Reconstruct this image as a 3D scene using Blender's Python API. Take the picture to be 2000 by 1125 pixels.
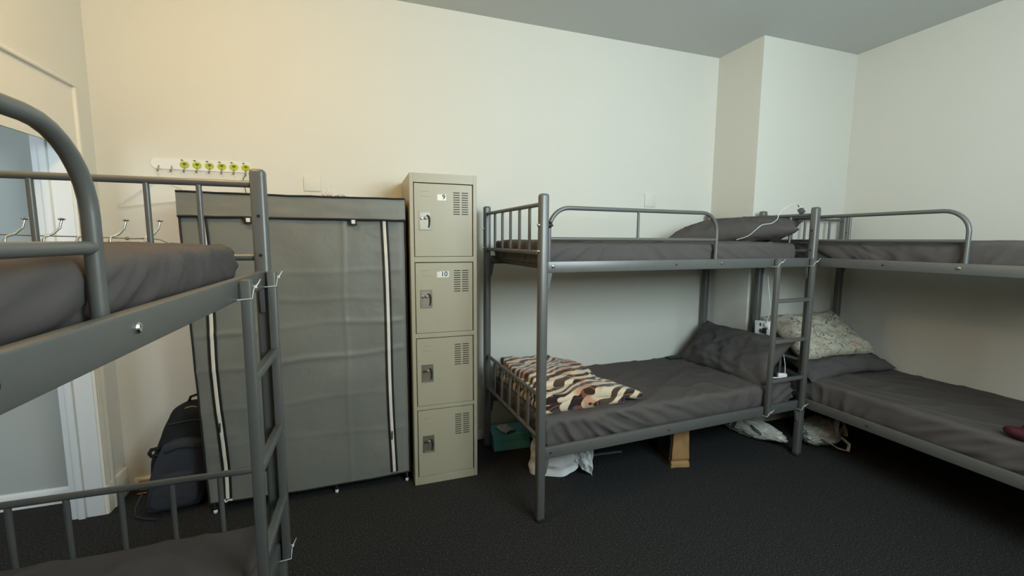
import bpy, bmesh, math, random
from mathutils import Vector, Matrix, noise
random.seed(7)
PI = math.pi
SC = bpy.context.scene
COL = SC.collection
for o in list(bpy.data.objects): bpy.data.objects.remove(o)

# ------------------------------------------------------------------ camera
CAM = Vector((0.0, -3.0505, 1.5004))
def make_camera():
    yaw, pitch, roll, f = 0.3328, -0.1102, 0.0057, 845.1
    F = Vector((math.sin(yaw)*math.cos(pitch), math.cos(yaw)*math.cos(pitch), math.sin(pitch)))
    R = Vector((math.cos(yaw), -math.sin(yaw), 0)); U = R.cross(F)
    R2 = R*math.cos(roll)+U*math.sin(roll); U2 = -R*math.sin(roll)+U*math.cos(roll)
    cd = bpy.data.cameras.new('camera'); co = bpy.data.objects.new('camera', cd); COL.objects.link(co)
    cd.sensor_fit = 'HORIZONTAL'; cd.sensor_width = 36.0; cd.lens = 36.0*f/2000.0
    cd.clip_start = 0.02; cd.clip_end = 100
    m = Matrix((( R2.x, U2.x, -F.x, CAM.x), (R2.y, U2.y, -F.y, CAM.y), (R2.z, U2.z, -F.z, CAM.z), (0,0,0,1)))
    co.matrix_world = m
    SC.camera = co
make_camera()

# ------------------------------------------------------------------ light
SC.view_settings.view_transform = 'Standard'; SC.view_settings.look = 'None'
SC.view_settings.gamma = 1.0; SC.view_settings.use_curve_mapping = False
SC.view_settings.exposure = 0.0
def make_world():
    w = bpy.data.worlds.new('sky'); SC.world = w; w.use_nodes = True
    b = w.node_tree.nodes['Background']; b.inputs[0].default_value = (0.75, 0.88, 1.0, 1); b.inputs[1].default_value = 1.0
make_world()
def area(name, loc, direction, sx, sy, power, col, spread=PI):
    l = bpy.data.lights.new(name, 'AREA'); l.shape = 'RECTANGLE'; l.size = sx; l.size_y = sy; l.energy = power; l.color = col; l.spread = spread
    o = bpy.data.objects.new(name, l); COL.objects.link(o); o.location = loc
    o.rotation_euler = Vector(direction).to_track_quat('-Z', 'Y').to_euler()
    return o
ROOM = dict(xl=-1.3675, xr=3.8911, yb=0.0, yf=-3.52, h=3.0286)
WIN = (0.85, 2.35, 1.60, 2.85)          # window in the front wall behind the camera
area('window_daylight', ((WIN[0]+WIN[1])/2, ROOM['yf']-0.10, (WIN[2]+WIN[3])/2), (0, 1, 0), WIN[1]-WIN[0]-.1, WIN[3]-WIN[2]-.1, 88, (0.76, 0.94, 1.0))
area('hall_daylight', (-2.6, -2.6, 1.7), (0.15, 1, -0.05), 1.2, 1.6, 26, (0.80, 0.92, 1.0))
LAMPS = [('neutral', 1.45, -2.35, 5, (1.0, .97, .88)), ('warm', -.70, -1.55, 30, (1.0, .64, .24))]   # ceiling lamps behind the view

# ------------------------------------------------------------------ helpers
def srgb(*c):
    f = lambda v: v/12.92 if v <= .04045 else ((v+.055)/1.055)**2.4
    return tuple(f(v/255.0) for v in c)+(1.0,)

class MB:
    """collects geometry for ONE mesh object"""
    def __init__(self): self.bm = bmesh.new()
    def box(self, x0, x1, y0, y1, z0, z1, bev=0.0, seg=2, M=None):
        t = bmesh.new(); bmesh.ops.create_cube(t, size=1.0)
        for v in t.verts: v.co = Vector(((x0+x1)/2+v.co.x*(x1-x0), (y0+y1)/2+v.co.y*(y1-y0), (z0+z1)/2+v.co.z*(z1-z0)))
        if bev > 0: bmesh.ops.bevel(t, geom=t.edges[:], offset=bev, segments=seg, affect='EDGES', profile=0.5)
        self._merge(t, M); return self
    def _merge(self, t, M=None):
        if M is not None: bmesh.ops.transform(t, matrix=M, verts=t.verts[:])
        vm = {}
        for v in t.verts: vm[v] = self.bm.verts.new(v.co)
        for f in t.faces:
            try: self.bm.faces.new([vm[v] for v in f.verts])
            except ValueError: pass
        t.free()
    def tube(self, pts, r, seg=12, closed=False, flat=None):
        pts = [Vector(p) for p in pts]; n = len(pts); rings = []
        tang = []
        for i in range(n):
            a = pts[i-1] if (i > 0 or closed) else pts[i]; b = pts[(i+1) % n] if (i < n-1 or closed) else pts[i]
            tang.append((b-a).normalized())
        up = Vector((0, 0, 1)) if abs(tang[0].z) < .9 else Vector((1, 0, 0))
        s = tang[0].cross(up).normalized()
        for i in range(n):
            s = (s - tang[i]*s.dot(tang[i])).normalized(); q = tang[i].cross(s)
            rr = r[i] if isinstance(r, (list, tuple)) else r
            fl = 1.0 if flat is None else flat
            rings.append([self.bm.verts.new(pts[i]+(s*math.cos(2*PI*k/seg)+q*math.sin(2*PI*k/seg)*fl)*rr) for k in range(seg)])
        m = n if closed else n-1
        for i in range(m):
            A, B = rings[i], rings[(i+1) % n]
            for k in range(seg): self.bm.faces.new((A[k], A[(k+1) % seg], B[(k+1) % seg], B[k]))
        if not closed:
            self.bm.faces.new(rings[0][::-1]); self.bm.faces.new(rings[-1])
        return self
    def lathe(self, prof, seg=24, M=None):
        t = bmesh.new(); rings = []
        for (r, z) in prof:
            if r < 1e-6: rings.append([t.verts.new((0, 0, z))])
            else: rings.append([t.verts.new((r*math.cos(2*PI*k/seg), r*math.sin(2*PI*k/seg), z)) for k in range(seg)])
        for A, B in zip(rings, rings[1:]):
            for k in range(seg):
                k2 = (k+1) % seg
                if len(A) == 1 and len(B) == 1: continue
                if len(A) == 1: t.faces.new((A[0], B[k2], B[k]))
                elif len(B) == 1: t.faces.new((A[k], A[k2], B[0]))
                else: t.faces.new((A[k], A[k2], B[k2], B[k]))
        if len(rings[0]) > 1: t.faces.new(rings[0])
        if len(rings[-1]) > 1: t.faces.new(rings[-1][::-1])
        self._merge(t, M); return self
    def grid(self, f, nu, nv, closed_u=False):
        V = [[self.bm.verts.new(f(i/nu, j/nv)) for j in range(nv+1)] for i in range(nu if closed_u else nu+1)]
        for i in range(nu):
            A, B = V[i], V[(i+1) % len(V)]
            for j in range(nv): self.bm.faces.new((A[j], B[j], B[j+1], A[j+1]))
        return V
    def prism(self, poly, a0, a1, axis='y', bev=0.0):
        t = bmesh.new()
        def mk(p, a):
            return {'y': (p[0], a, p[1]), 'x': (a, p[0], p[1]), 'z': (p[0], p[1], a)}[axis]
        A = [t.verts.new(mk(p, a0)) for p in poly]; B = [t.verts.new(mk(p, a1)) for p in poly]
        t.faces.new(A); t.faces.new(B[::-1]); n = len(poly)
        for i in range(n): t.faces.new((A[i], B[i], B[(i+1) % n], A[(i+1) % n]))
        if bev > 0: bmesh.ops.bevel(t, geom=t.edges[:], offset=bev, segments=2, affect='EDGES')
        self._merge(t); return self
    def build(self, name, mat, parent=None, smooth=True, ang=38, weld=0.0, mods=None):
        if weld > 0: bmesh.ops.remove_doubles(self.bm, verts=self.bm.verts[:], dist=weld)
        bmesh.ops.recalc_face_normals(self.bm, faces=self.bm.faces[:])
        me = bpy.data.meshes.new(name); self.bm.to_mesh(me); self.bm.free()
        if smooth:
            for p in me.polygons: p.use_smooth = True
            me.set_sharp_from_angle(angle=math.radians(ang))
        me.materials.append(mat)
        o = bpy.data.objects.new(name, me); COL.objects.link(o)
        if parent is not None: o.parent = parent
        return o

def tag(o, label=None, cat=None, group=None, kind=None):
    if label: o['label'] = label
    if cat: o['category'] = cat
    if group: o['group'] = group
    if kind: o['kind'] = kind
    return o
def thing(name, label, cat, loc=(0, 0, 0), rz=0.0, group=None):
    o = bpy.data.objects.new(name, None); COL.objects.link(o); o.location = loc; o.rotation_euler = (0, 0, rz)
    o.empty_display_size = .1
    return tag(o, label, cat, group)
def copy_tree(o, parent=None):
    c = o.copy(); COL.objects.link(c)
    if parent is not None: c.parent = parent
    for ch in list(o.children): copy_tree(ch, c)
    return c
def struct(name, mb, mat, parent=None, **k):
    o = mb.build(name, mat, parent, **k)
    if parent is None: o['kind'] = 'structure'
    return o
def nz(x, y=0.0, z=0.0): return noise.noise(Vector((x, y, z)))

# ------------------------------------------------------------------ materials
def newmat(name):
    m = bpy.data.materials.new(name); m.use_nodes = True
    nt = m.node_tree; return m, nt, nt.nodes['Principled BSDF']
def pmat(name, col, rough=.5, metal=0.0, var=0.06, vscale=8.0, bump=0.0, bscale=60.0, bdist=.002, spec=None, stretch=None, detail=4.0):
    m, nt, b = newmat(name); N = nt.nodes; L = nt.links
    b.inputs['Roughness'].default_value = rough; b.inputs['Metallic'].default_value = metal
    if spec is not None: b.inputs['Specular IOR Level'].default_value = spec
    tc = N.new('ShaderNodeTexCoord'); mp = N.new('ShaderNodeMapping'); L.new(tc.outputs['Object'], mp.inputs[0])
    if stretch: mp.inputs['Scale'].default_value = stretch
    n = N.new('ShaderNodeTexNoise'); n.inputs['Scale'].default_value = vscale; n.inputs['Detail'].default_value = detail
    L.new(mp.outputs[0], n.inputs['Vector'])
    r = N.new('ShaderNodeMix'); r.data_type = 'RGBA'
    c = Vector(col[:3])
    r.inputs['A'].default_value = (*[max(0, v*(1-var)) for v in c], 1); r.inputs['B'].default_value = (*[min(1, v*(1+var)) for v in c], 1)
    L.new(n.outputs['Fac'], r.inputs['Factor']); L.new(r.outputs['Result'], b.inputs['Base Color'])
    if bump > 0:
        n2 = N.new('ShaderNodeTexNoise'); n2.inputs['Scale'].default_value = bscale; n2.inputs['Detail'].default_value = 5
        L.new(mp.outputs[0], n2.inputs['Vector'])
        bp = N.new('ShaderNodeBump'); bp.inputs['Strength'].default_value = bump; bp.inputs['Distance'].default_value = bdist
        L.new(n2.outputs['Fac'], bp.inputs['Height']); L.new(bp.outputs[0], b.inputs['Normal'])
    return m
def ramp_mat(name, stops, scale, rough=.9, bump=.4, bdist=.003, detail=6, interp='LINEAR', bscale=None):
    m, nt, b = newmat(name); N = nt.nodes; L = nt.links
    b.inputs['Roughness'].default_value = rough; b.inputs['Specular IOR Level'].default_value = .2
    tc = N.new('ShaderNodeTexCoord'); n = N.new('ShaderNodeTexNoise'); n.inputs['Scale'].default_value = scale; n.inputs['Detail'].default_value = detail
    L.new(tc.outputs['Object'], n.inputs['Vector'])
    cr = N.new('ShaderNodeValToRGB'); e = cr.color_ramp.elements; cr.color_ramp.interpolation = interp
    e[0].position = stops[0][0]; e[0].color = stops[0][1]; e[1].position = stops[-1][0]; e[1].color = stops[-1][1]
    for p, c in stops[1:-1]: q = e.new(p); q.color = c
    L.new(n.outputs['Fac'], cr.inputs[0]); L.new(cr.outputs[0], b.inputs['Base Color'])
    n2 = N.new('ShaderNodeTexNoise'); n2.inputs['Scale'].default_value = bscale or scale; n2.inputs['Detail'].default_value = 4
    L.new(tc.outputs['Object'], n2.inputs['Vector'])
    bp = N.new('ShaderNodeBump'); bp.inputs['Strength'].default_value = bump; bp.inputs['Distance'].default_value = bdist
    L.new(n2.outputs['Fac'], bp.inputs['Height']); L.new(bp.outputs[0], b.inputs['Normal'])
    return m

M_wall = pmat('wall_paint', (.71, .69, .62, 1), .65, var=.015, vscale=1.5, bump=.10, bscale=130, bdist=.002, spec=.25)
M_ceil = pmat('ceiling_paint', (.58, .59, .57, 1), .8, var=.02, vscale=2, bump=.05, bscale=80, spec=.2)
M_trim = pmat('gloss_trim_paint', (.78, .745, .66, 1), .42, var=.02, vscale=3, bump=.05, bscale=40)
M_hall = pmat('hall_blue_paint', (.47, .495, .475, 1), .6, var=.03, vscale=3, bump=.08, bscale=120)
M_hallw = pmat('hall_white_paint', (.80, .82, .82, 1), .4, var=.02, vscale=3)
M_carpet = ramp_mat('charcoal_carpet', [(.25, (.008, .008, .008, 1)), (.5, (.022, .0222, .022, 1)), (.60, (.034, .0342, .034, 1)), (.72, (.085, .085, .083, 1))], 130, rough=1.0, bump=.6, bdist=.006)
M_steel = pmat('grey_painted_steel', (.140, .140, .131, 1), .38, metal=.25, var=.08, vscale=20, bump=.03, bscale=120, spec=.5)
M_steel_in = pmat('dark_steel', (.03, .03, .03, 1), .5, var=.1)
M_sheet = pmat('grey_cotton_sheet', (.100, .088, .083, 1), .85, var=.07, vscale=5, bump=.25, bscale=24, bdist=.006, spec=.15)
M_pillow = pmat('grey_cotton_pillowcase', (.090, .082, .079, 1), .85, var=.07, vscale=6, bump=.3, bscale=20, bdist=.006, spec=.15)
M_locker = pmat('beige_locker_enamel', (.40, .365, .265, 1), .42, var=.03, vscale=6, bump=.02, bscale=90)
M_slot = pmat('slot_dark', (.045, .035, .022, 1), .7, var=.1)
M_nickel = pmat('brushed_nickel', (.30, .275, .22, 1), .42, metal=.7, var=.15, vscale=40)
M_chrome = pmat('chrome', (.75, .75, .73, 1), .14, metal=1.0, var=.03)
M_black = pmat('black_piping', (.008, .008, .008, 1), .6, var=.15)
M_fabric = pmat('grey_nonwoven_fabric', (.185, .190, .170, 1), .46, var=.16, vscale=2.6, bump=.35, bscale=7, bdist=.014, spec=.45, detail=6)
M_zip = pmat('white_zip_tape', (.72, .68, .60, 1), .6, var=.05)
M_clearstrip = pmat('frosted_plastic_strip', (.80, .79, .74, 1), .25, var=.03)
M_apple = pmat('apple_green_sticker', (.45, .50, .03, 1), .4, var=.25, vscale=60)
M_appledark = pmat('apple_dark_green', (.10, .13, .012, 1), .4, var=.2, vscale=50)
M_plate = pmat('cream_plastic', (.78, .72, .60, 1), .35, var=.02)
M_platew = pmat('white_plastic', (.78, .78, .75, 1), .35, var=.02)
M_teal = pmat('teal_card', (.13, .45, .49, 1), .6, var=.06, vscale=12)
M_paperw = pmat('white_paper', (.68, .69, .68, 1), .6, var=.06, vscale=10, bump=.2, bscale=30)
M_brownbag = pmat('brown_kraft_paper', (.36, .20, .075, 1), .75, var=.12, vscale=14, bump=.3, bscale=22, bdist=.004)
M_brownprint = pmat('dark_printed_paper', (.075, .052, .035, 1), .6, var=.35, vscale=25, bump=.2, bscale=30)
M_ink = pmat('black_ink', (.012, .012, .012, 1), .6, var=.1)
M_backpack = pmat('black_nylon', (.010, .011, .013, 1), .7, var=.2, vscale=30, bump=.3, bscale=300, bdist=.001, spec=.25)
M_backpack2 = pmat('dark_slate_nylon', (.030, .033, .043, 1), .75, var=.2, vscale=30, bump=.3, bscale=280, bdist=.001, spec=.25)
M_yellow = pmat('yellow_print', (.30, .25, .04, 1), .6, var=.2, vscale=90)
M_navy = pmat('navy_cloth', (.010, .015, .030, 1), .8, var=.25, vscale=14, bump=.4, bscale=25, bdist=.006)
M_maroon = pmat('maroon_cloth', (.075, .008, .016, 1), .7, var=.35, vscale=16, bump=.5, bscale=26, bdist=.008)
M_greystrap = pmat('grey_strap', (.10, .11, .115, 1), .8, var=.1)
M_cable = pmat('white_cable', (.72, .71, .67, 1), .4, var=.03)
M_cord = pmat('grey_cord', (.28, .25, .20, 1), .5, var=.1)
M_pink = pmat('pink_strap', (.42, .16, .13, 1), .7, var=.1)
M_woodbit = pmat('bare_wood', (.34, .20, .09, 1), .7, var=.2, vscale=30)

def plastic_bag_mat():
    m, nt, b = newmat('thin_white_plastic'); N = nt.nodes; L = nt.links
    b.inputs['Base Color'].default_value = (.72, .70, .62, 1); b.inputs['Roughness'].default_value = .3
    tr = N.new('ShaderNodeBsdfTranslucent'); tr.inputs[0].default_value = (.55, .55, .5, 1)
    mx = N.new('ShaderNodeMixShader'); mx.inputs[0].default_value = .3
    out = N['Material Output']; L.new(b.outputs[0], mx.inputs[1]); L.new(tr.outputs[0], mx.inputs[2]); L.new(mx.outputs[0], out.inputs[0])
    n = N.new('ShaderNodeTexNoise'); n.inputs['Scale'].default_value = 24; n.inputs['Detail'].default_value = 5
    tc = N.new('ShaderNodeTexCoord'); L.new(tc.outputs['Object'], n.inputs['Vector'])
    bp = N.new('ShaderNodeBump'); bp.inputs['Strength'].default_value = .7; bp.inputs['Distance'].default_value = .008
    L.new(n.outputs['Fac'], bp.inputs['Height']); L.new(bp.outputs[0], b.inputs['Normal'])
    return m
M_bag = plastic_bag_mat()
def clear_mat():
    m, nt, b = newmat('clear_plastic_film'); N = nt.nodes; L = nt.links
    b.inputs['Base Color'].default_value = (.85, .83, .78, 1); b.inputs['Roughness'].default_value = .15
    t = N.new('ShaderNodeBsdfTransparent'); mx = N.new('ShaderNodeMixShader'); mx.inputs[0].default_value = .45
    out = N['Material Output']; L.new(t.outputs[0], mx.inputs[1]); L.new(b.outputs[0], mx.inputs[2]); L.new(mx.outputs[0], out.inputs[0])
    return m
M_clear = clear_mat()
def blanket_mat():
    m, nt, b = newmat('leaf_stripe_fleece'); N = nt.nodes; L = nt.links
    b.inputs['Roughness'].default_value = .9; b.inputs['Specular IOR Level'].default_value = .15
    b.inputs['Sheen Weight'].default_value = .3
    tc = N.new('ShaderNodeTexCoord'); mp = N.new('ShaderNodeMapping'); L.new(tc.outputs['Object'], mp.inputs[0])
    mp.inputs['Rotation'].default_value = (0, 0, math.radians(-20))
    w = N.new('ShaderNodeTexWave'); w.wave_type = 'BANDS'; w.bands_direction = 'Y'; w.inputs['Scale'].default_value = 5.6
    w.inputs['Distortion'].default_value = 5.5; w.inputs['Detail'].default_value = 1.2; w.inputs['Detail Scale'].default_value = 1.3
    L.new(mp.outputs[0], w.inputs['Vector'])
    th = N.new('ShaderNodeValToRGB'); e = th.color_ramp.elements; e[0].position = .46; e[0].color = (0, 0, 0, 1); e[1].position = .54; e[1].color = (1, 1, 1, 1)
    L.new(w.outputs['Color'], th.inputs[0])
    n = N.new('ShaderNodeTexNoise'); n.inputs['Scale'].default_value = 8.5; n.inputs['Detail'].default_value = .5; L.new(mp.outputs[0], n.inputs['Vector'])
    cr = N.new('ShaderNodeValToRGB'); cr.color_ramp.interpolation = 'CONSTANT'; q = cr.color_ramp.elements
    q[0].position = 0; q[0].color = (.030, .014, .009, 1); q[1].position = .62; q[1].color = (.07, .045, .025, 1)
    for p, c in [(.40, (.018, .016, .020, 1)), (.47, (.22, .065, .022, 1)), (.52, (.035, .018, .012, 1)), (.57, (.030, .034, .055, 1))]:
        k = q.new(p); k.color = c
    L.new(n.outputs['Fac'], cr.inputs[0])
    mx = N.new('ShaderNodeMix'); mx.data_type = 'RGBA'; L.new(th.outputs[0], mx.inputs['Factor']); L.new(cr.outputs[0], mx.inputs['A'])
    n3 = N.new('ShaderNodeTexNoise'); n3.inputs['Scale'].default_value = 6; L.new(mp.outputs[0], n3.inputs['Vector'])
    c3 = N.new('ShaderNodeValToRGB'); c3.color_ramp.elements[0].position = .38; c3.color_ramp.elements[0].color = (.50, .27, .16, 1); c3.color_ramp.elements[1].position = .5; c3.color_ramp.elements[1].color = (.66, .53, .38, 1)
    L.new(n3.outputs['Fac'], c3.inputs[0]); L.new(c3.outputs[0], mx.inputs['B'])
    L.new(mx.outputs['Result'], b.inputs['Base Color'])
    nb = N.new('ShaderNodeTexNoise'); nb.inputs['Scale'].default_value = 260; L.new(tc.outputs['Object'], nb.inputs['Vector'])
    bp = N.new('ShaderNodeBump'); bp.inputs['Strength'].default_value = .4; bp.inputs['Distance'].default_value = .003
    L.new(nb.outputs['Fac'], bp.inputs['Height']); L.new(bp.outputs[0], b.inputs['Normal'])
    return m
M_blanket = blanket_mat()
def floral_mat():
    m, nt, b = newmat('faded_floral_cotton'); N = nt.nodes; L = nt.links
    b.inputs['Roughness'].default_value = .85; b.inputs['Specular IOR Level'].default_value = .15
    tc = N.new('ShaderNodeTexCoord')
    v = N.new('ShaderNodeTexNoise'); v.inputs['Scale'].default_value = 26; v.inputs['Detail'].default_value = 2.5; v.inputs['Distortion'].default_value = 1.6
    L.new(tc.outputs['Object'], v.inputs['Vector'])
    cr = N.new('ShaderNodeValToRGB'); q = cr.color_ramp.elements; q[0].position = .33; q[0].color = (.13, .11, .075, 1); q[1].position = .7; q[1].color = (.33, .22, .15, 1)
    for p, c in [(.42, (.44, .41, .33, 1)), (.56, (.46, .43, .35, 1)), (.63, (.40, .33, .25, 1))]:
        k = q.new(p); k.color = c
    L.new(v.outputs['Fac'], cr.inputs[0]); L.new(cr.outputs[0], b.inputs['Base Color'])
    n2 = N.new('ShaderNodeTexNoise'); n2.inputs['Scale'].default_value = 18; L.new(tc.outputs['Object'], n2.inputs['Vector'])
    bp = N.new('ShaderNodeBump'); bp.inputs['Strength'].default_value = .4; bp.inputs['Distance'].default_value = .006
    L.new(n2.outputs['Fac'], bp.inputs['Height']); L.new(bp.outputs[0], b.inputs['Normal'])
    return m
M_floral = floral_mat()
def emit_mat(name, col, s):
    m, nt, b = newmat(name); b.inputs['Base Color'].default_value = (.9, .85, .75, 1)
    b.inputs['Emission Color'].default_value = col; b.inputs['Emission Strength'].default_value = s
    return m

# ------------------------------------------------------------------ room shell
XL, XR, YB, YF, H = ROOM['xl'], ROOM['xr'], ROOM['yb'], ROOM['yf'], ROOM['h']
T = .13
HX0, HY0 = -3.4, -4.6                       # hallway extents
DY0, DY1, DHEAD = -1.16, -.235, 2.06        # door opening along y
CX, CY = 2.8846, -.4376                     # projecting column

struct('floor', MB().box(XL-T, XR+T, YF-T, YB+T, -.05, 0), M_carpet, smooth=False)
struct('ceiling', MB().box(XL-T, XR+T, YF-T, YB+T, H, H+.08), M_ceil, smooth=False)
struct('wall_back', MB().box(XL-T, XR+T, YB, YB+T, 0, H), M_wall, smooth=False)
struct('wall_right', MB().box(XR, XR+T, YF-T, YB, 0, H), M_wall, smooth=False)
struct('wall_column', MB().box(CX, XR, CY, YB, 0, H), M_wall, smooth=False)
wl = MB().box(XL-T, XL, DY1, YB, 0, H).box(XL-T, XL, YF-T, DY0, 0, H).box(XL-T, XL, DY0, DY1, DHEAD, H)
struct('wall_left', wl, M_wall, smooth=False)
x0, x1, z0, z1 = WIN
wf = MB().box(XL, x0, YF-T, YF, 0, H).box(x1, XR, YF-T, YF, 0, H).box(x0, x1, YF-T, YF, 0, z0).box(x0, x1, YF-T, YF, z1, H)
struct('wall_front', wf, M_wall, smooth=False)
win = struct('window_1', MB().box(x0, x0+.05, YF-.09, YF-.03, z0, z1, .006).box(x1-.05, x1, YF-.09, YF-.03, z0, z1, .006).box(x0+.05, x1-.05, YF-.09, YF-.03, z0, z0+.05, .006)
             .box(x0+.05, x1-.05, YF-.09, YF-.03, z1-.05, z1, .006).box((x0+x1)/2-.02, (x0+x1)/2+.02, YF-.09, YF-.03, z0+.05, z1-.05, .006), M_trim)
MB().box(x0-.05, x1+.05, YF-.02, YF+.10, z0-.03, z0, .006).build('window_sill', M_trim, win)
# skirting with a sloped top
def skirt(name, ax, a0, a1, w, sgn, h=.072, d=.014):
    prof = [(w, 0), (w+sgn*d, 0), (w+sgn*d, h-.012), (w+sgn*d*.5, h), (w, h)]
    return struct(name, MB().prism(prof, a0, a1, ax), M_trim)
skirt('baseboard_back', 'x', XL+.04, CX, YB, -1)
skirt('baseboard_column', 'x', CX, XR, CY, -1)
skirt('baseboard_right', 'y', YF, CY, XR, -1)
skirt('baseboard_left', 'y', YF, DY0-.12, XL, 1)
# door casing: flat board with a raised outer bead, lower edge of the head at 1.95
OB = .055
cas = MB()
cas.box(XL, XL+.014, DY1-.004, DY1+OB, 0, 1.948)
cas.box(XL, XL+.014, DY0-OB, DY0+.004, 0, 1.948)
cas.box(XL, XL+.014, DY0-OB, DY1+OB, 1.948, 2.258)
struct('trim_1', cas, M_trim, smooth=False)
bead = MB()
bead.box(XL, XL+.026, DY1+OB-.006, DY1+OB+.016, 0, 2.27, .006, 3)
bead.box(XL, XL+.026, DY0-OB-.016, DY0-OB+.006, 0, 2.27, .006, 3)
bead.box(XL, XL+.030, DY0-OB-.016, DY1+OB+.016, 2.252, 2.274, .006, 3)
struct('trim_2', bead, M_trim)
rib = MB()
for yy in (DY1+.012, DY1+.030): rib.tube([(XL+.012, yy, .0), (XL+.012, yy, 1.95)], .007, 10)
rib.box(XL, XL+.02, DY1-.002, DY1+OB+.16, 0, .16, .004)
struct('trim_3', rib, M_trim)
# white jamb lining, lit from the hall, with a stop
jam = MB().box(XL-T-.012, XL+.001, DY1-.008, DY1+.001, 0, DHEAD, .002).box(XL-T-.012, XL+.001, DY0-.001, DY0+.008, 0, DHEAD, .002)
jam.box(XL-T+.02, XL-T+.05, DY1-.020, DY1-.008, 0, DHEAD, .003).box(XL-T-.012, XL+.001, DY0, DY1, DHEAD-.004, DHEAD+.004, .002)
struct('trim_4', jam, M_hallw)
# hallway
HB = -.022
struct('floor_hall', MB().box(HX0, XL-T, HY0, .1, -.05, 0), M_carpet, smooth=False)
struct('ceiling_hall', MB().box(HX0, XL-T, HY0, .1, 2.6, 2.68), M_ceil, smooth=False)
struct('wall_hall', MB().box(HX0, XL-T, HB, HB+.1, 0, 2.6), M_hall, smooth=False)
struct('wall_hall_side', MB().box(HX0-.1, HX0, HY0, .1, 0, 2.6), M_hall, smooth=False)
struct('wall_hall_end', MB().box(HX0-.1, XL-T, HY0-.1, HY0, 0, 2.6), M_hall, smooth=False)
prof = [(HB, 0), (HB-.016, 0), (HB-.016, .075), (HB-.006, .09), (HB, .09)]
struct('baseboard_hall', MB().prism(prof, HX0, XL-T, 'x'), M_hallw)

# ceiling lamps behind and above the camera
def ceiling_lamp(kind, x, y, power, col):
    t = thing('ceiling_lamp', {'neutral': 'round white ceiling lamp out of view above the room centre', 'warm': 'round warm ceiling lamp out of view above the nearest bunk'}[kind], 'lamp', (x, y, H))
    MB().lathe([(0, 0), (.17, 0), (.17, -.03), (.15, -.035), (0, -.035)]).build('lamp_base', M_platew, t)
    sh = MB().lathe([(.15, -.035), (.152, -.07), (.13, -.10), (.08, -.125), (0, -.135)]).build('lamp_shade', emit_mat(kind+'_glass', (*col, 1), 3.0), t)
    l = bpy.data.lights.new(kind+'_bulb', 'POINT'); l.shadow_soft_size = .10; l.energy = power; l.color = col
    o = bpy.data.objects.new(kind+'_bulb', l); COL.objects.link(o); o.location = (0, 0, -.26); o.parent = t
for a in LAMPS: ceiling_lamp(*a)

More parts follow.
